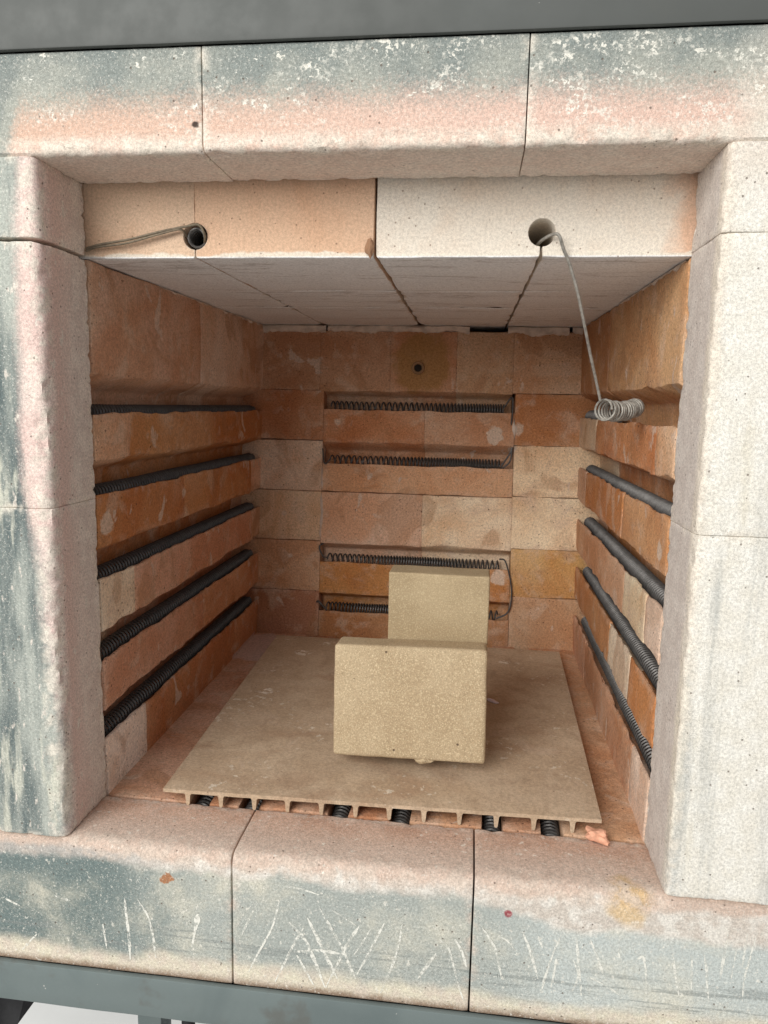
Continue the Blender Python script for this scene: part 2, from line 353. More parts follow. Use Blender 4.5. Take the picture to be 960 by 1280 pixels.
def rounded(poly, rad, seg=3):
    """closed polygon [(a,b)] with rounded corners; returns [(a,b,wear)]"""
    n = len(poly); out = []
    for i in range(n):
        p0, p1, p2 = (Vector(poly[(i + k) % n]) for k in (-1, 0, 1))
        r = rad[i] if isinstance(rad, (list, tuple)) else rad
        d0, d1 = (p0 - p1), (p2 - p1)
        r = min(r, d0.length * .45, d1.length * .45)
        a, b = p1 + d0.normalized() * r, p1 + d1.normalized() * r
        for k in range(seg + 1):
            t = k / seg; q = a * (1 - t) ** 2 + p1 * 2 * t * (1 - t) + b * t * t
            out.append((q.x, q.y, 1.0))
    return out

def densify(pts, step):
    out = []; n = len(pts)
    for i in range(n):
        a, b = pts[i], pts[(i + 1) % n]; L = math.hypot(b[0] - a[0], b[1] - a[1]); k = max(1, int(L / step))
        for j in range(k):
            t = j / k; w = (1 - t) * a[2] + t * b[2]
            if a[2] < 0 and b[2] < 0: w = -1
            elif k > 2 and 0 < j < k: w = max(a[2] * (1 - t * L / .006), b[2] * (1 - (1 - t) * L / .006), 0)
            out.append((a[0] + (b[0] - a[0]) * t, a[1] + (b[1] - a[1]) * t, w))
    return out

def extrude(name, pts, t0, t1, to_world, mat, parent, step=.006, tstep=.006, amp=.0004, chip=.0012, end=.0009,
            color=None, seed=0, do_warp=True, lip=None, pre_dense=False, cap=0, endchip=.35, reshape=None, fine=1.0):
    """a brick: the closed section pts [(a,b,wear)] swept from t0 to t1, with uneven faces and chipped edges"""
    P = pts if pre_dense else densify(pts, step); n = len(P)
    area = sum(P[i][0] * P[(i + 1) % n][1] - P[(i + 1) % n][0] * P[i][1] for i in range(n)); sg = 1 if area > 0 else -1
    N = []
    for i in range(n):
        a, b = P[i - 1], P[(i + 1) % n]; d = Vector((b[0] - a[0], b[1] - a[1]))
        d = d.normalized() if d.length > 1e-9 else Vector((1, 0)); N.append((d.y * sg, -d.x * sg))
    k = max(2, int((t1 - t0) / tstep)); ts = [t0, t0 + end * .35, t0 + end] + [t0 + end + (t1 - t0 - 2 * end) * j / k for j in range(1, k)] + [t1 - end, t1 - end * .35, t1]
    ins = [end, end * .3, 0] + [0] * (k - 1) + [0, end * .3, end]
    bm = bmesh.new(); wl = bm.verts.layers.float.new('wear'); rings = []
    off = Vector((seed * 1.37, seed * .71, seed * 2.13))
    for t, e in zip(ts, ins):
        ring = []
        ew = max(0, 1 - min(t - t0, t1 - t) / .005)
        e0 = e
        for (a, b, w), nn in zip(P, N):
            e = e0
            if reshape: a, b, w = reshape(a, b, w, t)
            q = to_world(a, b, t); s = q + off
            if w < 0: e = 0
            h = 0 if w < 0 else amp * noise.noise(s * 28) + amp * .5 * noise.noise(s * 95)
            wv = 0 if w < 0 else max(w, ew)
            if wv > 0 and chip:
                c = noise.noise(s * 42 * fine) * .7 + noise.noise(s * 130 * fine) * .5
                h -= chip * max(w, ew * endchip) * max(0, c + .05) * 1.6
                c2 = noise.noise(s * 17 * fine + Vector((9, 9, 9)))
                h -= chip * 2.2 / fine ** 1.5 * w * max(0, c2 - .32) * 2
            a2 = a + nn[0] * (h - e); b2 = b + nn[1] * (h - e)
            if lip: b2 += lip(a, b, t)
            q = to_world(a2, b2, t)
            if do_warp: q = warp(q)
            v = bm.verts.new(q); v[wl] = wv; ring.append(v)
        rings.append(ring)
    for r0, r1 in zip(rings, rings[1:]):
        for i in range(n): bm.faces.new((r0[i], r0[(i + 1) % n], r1[(i + 1) % n], r1[i]))
    if cap:      # cap with vertices of its own, so that the worn edge does not bleed across the end face
        for side in ((0,) if cap == 1 else ()):      # hidden ends stay open
            ring = []
            for v0 in rings[side]:
                v = bm.verts.new(v0.co); v[wl] = 0.0; ring.append(v)
            bm.faces.new(ring)
    else:
        bm.faces.new(rings[0][::-1]); bm.faces.new(rings[-1])
    return link(name, bm, mat, parent, color=color)

def slab(name, lo, hi, mat, parent=None, origin=None, bev=.001):
    bm = bmesh.new(); r = bmesh.ops.create_cube(bm, size=1)
    lo, hi = Vector(lo), Vector(hi); c = (lo + hi) / 2; s = hi - lo
    for v in bm.verts: v.co = Vector((v.co.x * s.x, v.co.y * s.y, v.co.z * s.z)) + c
    if bev: bmesh.ops.bevel(bm, geom=bm.edges[:], offset=bev, segments=2, affect='EDGES', profile=.6)
    return link(name, bm, mat, parent, origin)

def tube_bm(bm, pts, r, sides=6, cap=True):
    pts = [Vector(p) for p in pts]; prev = None; rings = []
    nrm = None
    for i, p in enumerate(pts):
        d = (pts[min(i + 1, len(pts) - 1)] - pts[max(i - 1, 0)]).normalized()
        if nrm is None: nrm = d.orthogonal().normalized()
        nrm = (nrm - d * nrm.dot(d)).normalized(); bi = d.cross(nrm)
        rr = r(i / (len(pts) - 1)) if callable(r) else r
        rings.append([bm.verts.new(p + (nrm * math.cos(2 * math.pi * k / sides) + bi * math.sin(2 * math.pi * k / sides)) * rr) for k in range(sides)])
    for a, b in zip(rings, rings[1:]):
        for k in range(sides): bm.faces.new((a[k], a[(k + 1) % sides], b[(k + 1) % sides], b[k]))
    if cap: bm.faces.new(rings[0][::-1]); bm.faces.new(rings[-1])
    return bm

def smooth_path(pts, n=12):
    pts = [Vector(p) for p in pts]; q = [pts[0] * 2 - pts[1]] + pts + [pts[-1] * 2 - pts[-2]]; out = []
    for i in range(1, len(q) - 2):
        for k in range(n):
            t = k / n; a, b, c, d = q[i - 1:i + 3]
            out.append(.5 * ((2 * b) + (c - a) * t + (2 * a - 5 * b + 4 * c - d) * t * t + (3 * b - a - 3 * c + d) * t ** 3))
    return out + [pts[-1]]

def helix(path, radius, pitch, seg=12, jit=.0, seed=0):
    """points of a coil wound round a polyline"""
    path = [Vector(p) for p in path]; L = [0]
    for a, b in zip(path, path[1:]): L.append(L[-1] + (b - a).length)
    def at(s):
        for i in range(len(path) - 1):
            if s <= L[i + 1] or i == len(path) - 2:
                t = (s - L[i]) / (L[i + 1] - L[i]); return path[i].lerp(path[i + 1], t), (path[i + 1] - path[i]).normalized()
    out = []; s = 0.0; ph = 0.0
    while s < L[-1]:
        p, d = at(s); u = d.cross(Vector((0, 0, 1))).normalized(); w = u.cross(d)
        rr = radius(s / L[-1]) if callable(radius) else radius
        out.append(p + (u * math.cos(ph) + w * math.sin(ph)) * rr)
        pp = pitch(s / L[-1]) if callable(pitch) else pitch
        pp *= 1 + jit * noise.noise(Vector((s * 60, seed, 0)))
        ph += 2 * math.pi / seg; s += pp / seg
    return out

# ------------------------------------------------------------------ the kiln
kiln = empty('kiln', KO); WORLD['kiln'] = KO.copy()
tag(kiln, 'open front-loading electric kiln lined with pink and pale firebricks and black coil elements', 'kiln')

# backing boards and casing (hidden behind the bricks, keep the chamber dark)
side_l = slab('side_wall', (-.300, -D + .002, -.09), (-.2655, .07, .47), 'board', kiln)
side_r = slab('side_wall', (.2655, -D + .002, -.09), (.300, .07, .47), 'board', kiln)
back = slab('back_wall', (-.264, .0655, -.09), (.264, .10, .47), 'board', kiln)
ceil = slab('ceiling', (-.264, -D + .004, .4585), (.264, .064, .49), 'board', kiln)
floor = slab('floor', (-.264, -D + .004, -.095), (.264, .064, -.0455), 'board', kiln)
slab('casing', (-.36, YF + .07, -.131), (.36, .14, -.110), 'casing', kiln)
slab('casing', (-.36, YF + .07, .505), (.36, .14, .53), 'casing', kiln)
slab('casing', (-.362, YF + .06, -.109), (-.335, .14, .504), 'casing', kiln)
slab('casing', (.335, YF + .06, -.109), (.362, .14, .504), 'casing', kiln)

RUST, RUST2, OCHRE = (0.46, 0.215, 0.09), (0.37, 0.165, 0.085), (0.50, 0.27, 0.10)
PNK, PALE, CRM = (0.53, 0.34, 0.225), (0.61, 0.46, 0.34), (0.63, 0.53, 0.42)
BROWN = (0.33, 0.17, 0.09)

def grooved(zl, zu, zl_below, zu_below, depth=.024, back=.062):
    """section of a course: n (into the wall), z.  zl = its lip, below it the slope into the next groove"""
    fl = .011
    poly = [(0, zu_below), (0, zl), (.0028, zl), (.0042, zl - fl), (back, zl - fl), (back, zl_below - fl + .0006), (depth + .003, zl_below - fl + .0006), (depth, zl_below + .0155)]
    return rounded(poly, [.0008, .0012, .0008, .0008, .001, .001, .001, .002], 2)

def top_course(zu, zl, top, depth=.024, back=.062):
    return rounded([(0, zu), (0, top), (back, top), (back, zl - .0104), (depth + .003, zl - .0104), (depth, zl + .0155)], [.0008, .0012, .001, .001, .001, .002], 2)

def bottom_course(zl, bot, back=.062):
    return rounded([(0, bot), (0, zl), (.0028, zl), (.0042, zl - .011), (back, zl - .011), (back, bot)], [.001, .0016, .0008, .0008, .001, .001], 2)

YB = [-D + .0015, .06]
# joints along each course, front to back, and the colour of each brick
left_rows = [([-.205], [(0.55, 0.37, 0.27), (0.64, 0.52, 0.43)]), ([-.353], [(0.55, 0.36, 0.25), (0.47, 0.23, 0.105)]), ([-.247, -.04], [(0.45, 0.20, 0.085), (0.47, 0.24, 0.11), (0.66, 0.52, 0.42)]),
             ([-.353, -.035], [(0.72, 0.62, 0.50), (0.55, 0.35, 0.24), (0.60, 0.45, 0.36)]), ([-.20], [(0.54, 0.33, 0.22), (0.52, 0.31, 0.20)]), ([-.338, -.095], [(0.76, 0.70, 0.63), (0.44, 0.21, 0.105), (0.48, 0.25, 0.14)])]
right_rows = [([-.165], [(0.55, 0.33, 0.20), (0.46, 0.24, 0.13)]), ([-.36, -.115], [(0.62, 0.42, 0.28), (0.50, 0.265, 0.13), (0.68, 0.55, 0.44)]),
              ([-.262, -.06], [(0.54, 0.30, 0.17), (0.47, 0.22, 0.10), (0.58, 0.40, 0.29)]), ([-.362, -.285], [(0.66, 0.55, 0.46), (0.68, 0.58, 0.46), (0.52, 0.32, 0.21)]),
              ([-.325, -.235], [(0.48, 0.22, 0.10), (0.72, 0.62, 0.53), (0.46, 0.23, 0.115)]), ([-.352, -.10], [(0.68, 0.58, 0.50), (0.50, 0.31, 0.20), (0.53, 0.36, 0.27)])]
sd = 1
for side, rows, wall in ((-1, left_rows, side_l), (1, right_rows, side_r)):
    def tw(a, b, t, side=side): return Vector((side * (W + a), t, b))
    for r, (joints, cols) in enumerate(rows):
        if r == 0: sec = top_course(UPS[0], LIPS[0], H - .0008)
        elif r == 5: sec = bottom_course(LIPS[4], -.044)
        else: sec = grooved(LIPS[r - 1], UPS[r - 1], LIPS[r], UPS[r])
        ys = [YB[0]] + joints + [YB[1]]
        top = LIPS[r - 1] if r else 99; bot = UPS[r] if r < 5 else -99
        def lip(a, b, t, top=top, bot=bot, r=r, side=side):
            w = max(0, 1 - abs(b - top) / .006) * (1 if a < .006 else 0); u = max(0, 1 - abs(b - bot) / .008) * (1 if a < .006 else 0)
            v = Vector((t * 16, r * 3.1, side * 5.0)); v2 = Vector((t * 55, r * 2.1, side * 3.0))
            return w * (.0016 * noise.noise(v) + .0011 * noise.noise(v2)) + u * (.0026 * noise.noise(v + Vector((5, 5, 5))) + .0013 * noise.noise(v2))
        for (a, b, c) in zip(ys, ys[1:], cols):
            c = tuple(x * random.uniform(.95, 1.05) for x in c)
            extrude('brick', sec, a + .0001, b - .0001, tw, 'brick', wall, color=c, seed=sd, lip=lip, amp=.0008, chip=.0018, end=.0004, endchip=.3, fine=1.4); sd += 1

# back wall: five courses; between the side columns four grooves for the rear elements
XL, XR = -.1195, .1215
def twb(a, b, t): return Vector((t, a, b))
def flat_sec(z0, z1, r=.0004): return rounded([(0, z0), (0, z1), (.062, z1), (.062, z0)], [r, r, .001, .001], 2)
G = [(.2945, .3175), (.2265, .2535), (.0985, .1240), (.0330, .0570)]     # lip and upper edge of each rear groove
def bk(sec, x0, x1, col, lip=None):
    global sd
    col = tuple(x * random.uniform(.96, 1.04) for x in col)
    o = extrude('brick', sec, x0 + .00008, x1 - .00008, twb, 'brick', back, color=col, seed=sd, amp=.0007, chip=.0009, lip=lip, end=.0003, endchip=.2); sd += 1; return o
def lipb(z_top, z_bot):
    def f(a, b, t):
        w = max(0, 1 - abs(b - z_top) / .006) * (1 if a < .006 else 0); u = max(0, 1 - abs(b - z_bot) / .008) * (1 if a < .006 else 0)
        return w * .0016 * noise.noise(Vector((t * 40, z_top * 50, 1))) + u * .0028 * noise.noise(Vector((t * 30, z_bot * 70, 4)))
    return f
XE = .2615
# top course, above the first groove
ZT = .3905
for x0, x1, c in ((-XE, -.125, (0.45, 0.275, 0.175)), (-.125, -.035, (0.46, 0.28, 0.185)), (-.035, .048, (0.47, 0.29, 0.19)), (.048, .118, (0.53, 0.385, 0.27)), (.118, XE, (0.52, 0.375, 0.265))):
    mid = x0 > -.13 and x1 < .13
    sec = top_course(G[0][1], G[0][0], ZT, .020) if mid else flat_sec(.3179, ZT)
    bk(sec, x0, x1, c, lipb(9, G[0][1]) if mid else None)
# left and right columns
for z0, z1, c in ((.2551, .3178, (0.43, 0.225, 0.12)), (.1901, .2549, (0.66, 0.52, 0.42)), (.1258, .1899, (0.64, 0.49, 0.39)), (.0590, .1256, (0.52, 0.325, 0.22)), (-.044, .0588, (0.37, 0.19, 0.115))):
    bk(flat_sec(z0, z1, .003 if z1 == .2549 else .0013), -XE, XL, c)
for z0, z1, c in ((.2551, .3178, (0.44, 0.24, 0.13)), (.1921, .2549, (0.76, 0.61, 0.44)), (.0648, .1264, (0.54, 0.325, 0.15)), (-.044, .0646, (0.53, 0.35, 0.25))):
    bk(flat_sec(z0, z1), XR, XE, c)
# between the columns
sec = grooved(G[0][0], 0, G[1][0], G[1][1], .020)
bk(sec, XL + .0002, .0100, (0.46, 0.235, 0.12), lipb(G[0][0], G[1][1])); bk(sec, .0100, XR - .0002, (0.51, 0.32, 0.22), lipb(G[0][0], G[1][1]))
sec = rounded([(0, .1905), (0, G[1][0]), (.0028, G[1][0]), (.0042, G[1][0] - .011), (.062, G[1][0] - .011), (.062, .1905)], [.0013, .0016, .0008, .0008, .001, .001], 2)
bk(sec, XL + .0002, XR - .0002, (0.60, 0.40, 0.26), lipb(G[1][0], 9))
sec = top_course(G[2][1], G[2][0], .1899, .020)
bk(sec, XL + .0002, .0098, (0.62, 0.44, 0.34), lipb(9, G[2][1]))
bk(sec, .0098, XR - .0002, (0.76, 0.63, 0.48), lipb(9, G[2][1])); bk(flat_sec(.1266, .1919), XR - .0002, XE, (0.75, 0.62, 0.47))
sec = grooved(G[2][0], 0, G[3][0], G[3][1], .020)
bk(sec, XL + .0002, XR - .0002, (0.46, 0.225, 0.09), lipb(G[2][0], G[3][1]))
bk(bottom_course(G[3][0], -.044), XL + .0002, XR - .0002, (0.38, 0.20, 0.11), lipb(G[3][0], 9))

# pale mortar squeezed out along the top of the back wall, with one open slit on the right
def mortar(x0, x1, z0, z1, y0, seed):
    bm = bmesh.new(); n = int((x1 - x0) / .003); rows = []
    for i in range(n + 1):
        x = x0 + (x1 - x0) * i / n; row = []
        for j in range(6):
            t = j / 5; e = .0060 * noise.noise(Vector((x * 38, seed, 0))) + .0030 * noise.noise(Vector((x * 190, seed, 3)))
            z = z1 + (z0 + e - z1) * t; bulge = math.sin(t * math.pi) ** .6
            y = y0 - .0035 * bulge * (.6 + .8 * noise.noise(Vector((x * 90, t * 3, seed)))) + (.004 if t in (0, 1) else 0)
            row.append(bm.verts.new(warp(Vector((x, y, z)))))
        rows.append(row)
    for a, b in zip(rows, rows[1:]):
        for j in range(5): bm.faces.new((a[j], a[j + 1], b[j + 1], b[j]))
    return link('mortar', bm, 'mortar', back)
mortar(-.204, -.118, .387, H + .001, -.0003, 1); mortar(-.116, .063, .388, H + .001, -.0003, 2)
mortar(.110, .184, .386, H + .001, -.0003, 3); mortar(.188, .206, .389, H + .001, -.0003, 5)

def seam(side, y0, y1, seed, wall):
    bm = bmesh.new(); n = int((y1 - y0) / .003); rows = []
    for i in range(n + 1):
        y = y0 + (y1 - y0) * i / n; k = max(0, noise.noise(Vector((y * 70, seed, 0))) + .15) * min(1, i / 4, (n - i) / 4); row = []
        for j in range(5):
            t = j / 4; z = H - .0005 - (.0008 + .0045 * k * (1 + .8 * noise.noise(Vector((y * 210, seed, 7))))) * t; bul = math.sin(t * math.pi)
            row.append(bm.verts.new(warp(Vector((side * (W - .0003 - bul * .0022 * k * (1 + noise.noise(Vector((y * 160, t * 4, seed)))) + (.003 if t in (0, 1) else 0)), y, z)))))
        rows.append(row)
    for a, b in zip(rows, rows[1:]):
        for j in range(4): bm.faces.new((a[j], a[j + 1], b[j + 1], b[j]))
    link('mortar', bm, 'mortar', wall)
def vseam(x, z0, z1, seed):
    bm = bmesh.new(); n = int((z1 - z0) / .003); rows = []
    for i in range(n + 1):
        z = z0 + (z1 - z0) * i / n; k = min(1, i / 3, (n - i) / 3) * (.35 + max(0, noise.noise(Vector((seed, z * 60, 0))) + .3)); row = []
        xc = x + .0012 * noise.noise(Vector((z * 40, seed, 2)))
        for j in range(5):
            t = j / 4; row.append(bm.verts.new(warp(Vector((xc + (t - .5) * .007 * k * (1 + .5 * noise.noise(Vector((z * 150, t * 5, seed)))), .0008 - .0022 * math.sin(t * math.pi), z)))))
        rows.append(row)
    for a, b in zip(rows, rows[1:]):
        for j in range(4): bm.faces.new((a[j], a[j + 1], b[j + 1], b[j]))
    link('mortar', bm, 'mortar', back)
vseam(XL + .0005, .128, .188, 1); vseam(XL + .0005, .192, .222, 2); vseam(XR, .262, .288, 4)
seam(-1, -.30, -.01, 3, side_l); seam(1, -.40, -.20, 8, side_r)
# sensor: ceramic tube in the back wall
bm = bmesh.new(); n = 24; rings = []
for (r, y) in ((.0082, .003), (.0079, -.0022), (.0070, -.0030), (.0050, -.0028), (.0045, -.001), (.0043, .02)):
    rings.append([bm.verts.new((.0 + r * math.cos(2 * math.pi * k / n), y, .3465 + r * math.sin(2 * math.pi * k / n))) for k in range(n)])
for a, b in zip(rings, rings[1:]):
    for k in range(n): bm.faces.new((a[k], a[(k + 1) % n], b[(k + 1) % n], b[k]))
sens = link('sensor_tube', bm, 'tube', kiln)
bm = bmesh.new(); tube_bm(bm, [(0, .016, .3465), (0, -.003, .3468)], lambda t: .0026 - .0012 * t, 8); link('probe', bm, 'hole', sens)
bm = bmesh.new(); bmesh.ops.create_circle(bm, cap_ends=True, radius=.0044, segments=16, matrix=Matrix.Translation((0, -.0015, .3465)) @ Matrix.Rotation(math.pi / 2, 4, 'X'))
link('bore', bm, 'hole', sens)  # flat black disc stands in for the shade inside the tube

# ceiling: four columns by three rows; bores between columns one and two, three and four
HOLES = {-.1227: .4114, .1081: .4124}; HR = .0086
cols = [-W - .06, -.1227, .0007, .1081, W + .06]; rowsy = [-D, -.268, -.163, .061]
ccol = [[(0.63, 0.455, 0.325), (0.64, 0.435, 0.30), (0.72, 0.655, 0.565), (0.72, 0.655, 0.565)]] + [[(0.58, 0.50, 0.42)] * 4] * 2
def twc(a, b, t): return Vector((a, t, b))
for r in range(3):
    for i in range(4):
        x0, x1 = cols[i] + (.0006 if i == 2 else 0), cols[i + 1] - (.0012 if i == 1 else 0)
        zt = .4575; z0 = H; sw = .0004 if i < 2 else .0007       # width of the open joint below the bore
        def half(hx, hz, side):
            ang = math.asin(sw / HR); pts = []
            for k in range(13):
                a = ang + (math.pi - ang) * k / 12; pts.append((hx - side * math.sin(a) * HR, hz - math.cos(a) * HR, 0.0))
            return pts
        if i in (0, 2):
            hx = cols[i + 1]
            sec = [(x0, zt, 0), (x0, z0 + .0015, 1), (x0 + .0004, z0 + .0004, 1), (x0 + .0015, z0, 1), (hx - sw - .0012, z0, 1), (hx - sw - .0003, z0 + .0004, 1), (hx - sw, z0 + .0015, 1)] + half(hx, HOLES[hx], 1)[:-1] + [(hx, HOLES[hx] + HR, -1 if i == 2 else 0), (hx, zt, -1 if i == 2 else 0)]
        else:
            hx = cols[i]
            sec = [(x1, zt, 0), (x1, z0 + .0015, 1), (x1 - .0004, z0 + .0004, 1), (x1 - .0015, z0, 1), (hx + sw + .0012, z0, 1), (hx + sw + .0003, z0 + .0004, 1), (hx + sw, z0 + .0015, 1)] + half(hx, HOLES[hx], -1)[:-1] + [(hx, HOLES[hx] + HR, -1 if i == 3 else 0), (hx, zt, -1 if i == 3 else 0)]
        o = extrude('brick', sec, rowsy[r] + (.0012 if r == 0 else .0005), rowsy[r + 1] - .0005, twc, 'ceiling', ceil, color=ccol[r][i], seed=int(r * 5 + i // 2),
                    step=.005, tstep=.007, amp=.0004 if r == 0 else .0008, chip=.0010 if r == 0 else .0020, end=.0004, cap=1 if r == 0 else 2)

# broken corner between the two middle bricks of the front row: a rusty crumb wedged in the joint
def lump(name, c, size, mat, parent=None, seed=0, sub=3, rough=.35, origin=None, rot=0):
    bm = bmesh.new(); bmesh.ops.create_icosphere(bm, subdivisions=sub, radius=1)
    R = Matrix.Rotation(rot, 3, 'Z')
    for v in bm.verts:
        d = 1 + rough * noise.noise(v.co * 1.3 + Vector((seed, 0, 0))) + rough * .5 * noise.noise(v.co * 3.1 + Vector((0, seed, 0)))
        v.co = R @ Vector((v.co.x * size[0] * d, v.co.y * size[1] * d, v.co.z * size[2] * d)) + Vector(c)
    return link(name, bm, mat, parent, origin, smooth=28)

# floor: strips of brick between six element channels
CH = [-.127, -.088, -.020, .026, .094, .137]; CW = .0075
xs = [-W - .06] + [v for c in CH for v in (c - CW, c + CW)] + [W + .06]
fcol = [(0.52, 0.33, 0.245), (0.44, 0.24, 0.15), (0.46, 0.27, 0.18), (0.43, 0.23, 0.14), (0.47, 0.27, 0.17), (0.44, 0.24, 0.15), (0.52, 0.345, 0.235)]
def twf(a, b, t): return Vector((a, t, b))
for i in range(7):
    a, b = xs[2 * i], xs[2 * i + 1]
    extrude('brick', rounded([(a, -.045), (b, -.045), (b, -.0012), (a, -.0012)], [.001, .001, .0016, .0016], 2), -D + .0012, .06, twf, 'brick', floor, color=fcol[i], seed=sd, step=.008, tstep=.010, amp=.0007, chip=.0012); sd += 1
for i, c in enumerate(CH):
    extrude('brick', rounded([(c - CW + .0003, -.045), (c + CW - .0003, -.045), (c + CW - .0003, -.021), (c - CW + .0003, -.021)], .0006, 1), -D + .0012, .06, twf, 'brick', floor, color=BROWN, seed=sd, step=.01, tstep=.03, amp=.0003, chip=0); sd += 1

# ------------------------------------------------------------------ brick frame round the opening
def frame(name, sec, t0, t1, tw, mat, **k):
    global sd
    sd += 1
    return extrude(name, sec, t0, t1, tw, mat, kiln, do_warp=False, seed=sd, **k)
YK = -D - .0006
lint = rounded([(YF, HT), (YF, .5032), (YK, .5032), (YK, HT)], [.0050, .002, .001, .0015], 5)
lint = [(a, b, 0.0 if b > .49 else w) for a, b, w in lint]
def twx(a, b, t): return Vector((t, a, b))
def square_beyond(zedge, r, up):
    """the rounded front edge exists only inside the opening; behind the jambs' ends the brick stays square"""
    def f(a, b, w, t):
        k = min(max((abs(t) - W + .001) / .005, 0), 1)
        da, db = a - YF, (b - zedge) * up
        if k > 0 and da < r and db < r and -1e-6 < db:
            if da > db: b = b + (zedge - b) * k
            else: a = a + (YF - a) * k
            w *= 1 - k
        return a, b, w
    return f
XO = .335
for a, b in ((-XO, -.0945), (-.0940, .0915), (.0920, XO)):
    frame('frame_brick', lint, a + .0001, b - .0001, twx, 'lintel', step=.003, tstep=.0028, amp=.00018, chip=.0015, end=.0003, endchip=.25, reshape=square_beyond(HT, .0051, 1), fine=3.0)
JZ = [-.0006, .2300, .3985, HT + .0002]
for side, mat, r in ((-1, 'left', .0080), (1, 'right', .0035)):
    sec = rounded([(side * W, YF), (side * W, YK), (side * XO, YK), (side * XO, YF)], [r, .0015, .001, .004], 5)
    for a, b in zip(JZ, JZ[1:]):
        def twj(p, q, t, crack=(side < 0 and b == .3985)):      # the upper left joint has opened into a ragged crack
            if crack and t > .386:
                k = (t - .386) / .0125; v = Vector((p * 55, q * 55, 3.0))
                t -= k * max(0, .0004 + .0026 * noise.noise(v) + .0014 * noise.noise(v * 3.1))
            return Vector((p, q, t))
        if side < 0 and b == .3985: b -= .0020
        frame('frame_brick', sec, a + .0001, b - .0001, twj, mat, endchip=.9 if side < 0 else .5, step=.003, tstep=.0028, amp=.00018, chip=.0018, end=.0005, fine=3.0)
sillsec = rounded([(YF, -.1000), (YF, -.0004 - .0006), (YK, -.001), (YK, -.1000)], [.003, .0095, .0025, .001], 6)
sillsec = [(a, b, 0.0 if b < -.09 else w) for a, b, w in sillsec]
sills = []
for a, b in ((-XO, -.0823), (-.0818, .0806), (.0811, XO)):
    sills.append(frame('frame_brick', sillsec, a + .0003, b - .0003, twx, 'sill', step=.003, tstep=.0028, amp=.00018, chip=.0013, end=.0006, reshape=square_beyond(-.001, .0096, -1), fine=3.0))

# pale scratch lines on the sill faces
SCR = [
 [[(-0.1595,-0.0410),(-0.1578,-0.0637),(-0.1561,-0.0889)], [(-0.1498,-0.0410),(-0.1410,-0.0574),(-0.1376,-0.0855)], [(-0.1756,-0.0635),(-0.1736,-0.0821)], [(-0.1060,-0.0479),(-0.1082,-0.0601),(-0.1111,-0.0735)], [(-0.2263,-0.0773),(-0.2380,-0.0910)], [(-0.2487,-0.0519),(-0.2381,-0.0563)], [(-0.2107,-0.0455),(-0.1992,-0.0482)]],
 [[(-0.0643,-0.0354),(-0.0755,-0.0613)], [(-0.0486,-0.0316),(-0.0541,-0.0524),(-0.0707,-0.0879)], [(-0.0417,-0.0467),(-0.0289,-0.0622),(-0.0169,-0.0930)], [(-0.0290,-0.0420),(-0.0201,-0.0611),(-0.0081,-0.0854)], [(-0.0212,-0.0338),(-0.0075,-0.0575),(0.0045,-0.0838)], [(-0.0319,-0.0498),(-0.0407,-0.0679),(-0.0516,-0.0931)], [(-0.0135,-0.0339),(-0.0038,-0.0391),(0.0059,-0.0453)], [(0.0068,-0.0431),(-0.0035,-0.0613),(-0.0159,-0.0929)], [(0.0136,-0.0455),(0.0024,-0.0669)], [(0.0230,-0.0392),(0.0148,-0.0590),(0.0055,-0.0804)], [(0.0353,-0.0378),(0.0311,-0.0634),(0.0212,-0.0924)], [(0.0575,-0.0581),(0.0467,-0.0784)], [(0.0600,-0.0473),(0.0668,-0.0549),(0.0721,-0.0752),(0.0784,-0.0934)], [(0.0702,-0.0461),(0.0745,-0.0537),(0.0780,-0.0657)], [(-0.0367,-0.0706),(-0.0247,-0.0920)], [(-0.0387,-0.0687),(-0.0210,-0.0655),(-0.0035,-0.0666)], [(-0.0466,-0.0200),(-0.0349,-0.0210),(-0.0213,-0.0240)]],
 [[(0.1136,-0.0358),(0.1188,-0.0485),(0.1252,-0.0684)], [(0.1379,-0.0350),(0.1318,-0.0552),(0.1276,-0.0785)], [(0.1361,-0.0505),(0.1337,-0.0736)], [(0.1478,-0.0359),(0.1502,-0.0549),(0.1529,-0.0773)], [(0.1470,-0.0523),(0.1503,-0.0631),(0.1465,-0.0761)], [(0.1568,-0.0368),(0.1610,-0.0475),(0.1663,-0.0611)], [(0.1865,-0.0464),(0.1910,-0.0468),(0.1941,-0.0781)], [(0.1748,-0.0417),(0.1762,-0.0497)], [(0.2066,-0.0339),(0.2100,-0.0515),(0.2136,-0.0693)], [(0.2267,-0.0384),(0.2298,-0.0551),(0.2320,-0.0710)], [(0.2192,-0.0404),(0.2211,-0.0643)], [(0.1557,-0.0625),(0.1667,-0.0672),(0.1778,-0.0740)], [(0.2398,-0.0220),(0.2387,-0.0380),(0.2375,-0.0541)], [(0.1237,-0.0377),(0.1268,-0.0455)], [(0.0983,-0.0407),(0.1039,-0.0431),(0.1097,-0.0496)], [(0.2457,-0.0311),(0.2443,-0.0532)], [(0.2507,-0.0207),(0.2503,-0.0445)], [(0.2567,-0.0220),(0.2523,-0.0482),(0.2524,-0.0683)], [(0.0874,-0.0358),(0.0969,-0.0512),(0.1015,-0.0714)]]]
from mathutils.bvhtree import BVHTree
dg = bpy.context.evaluated_depsgraph_get()
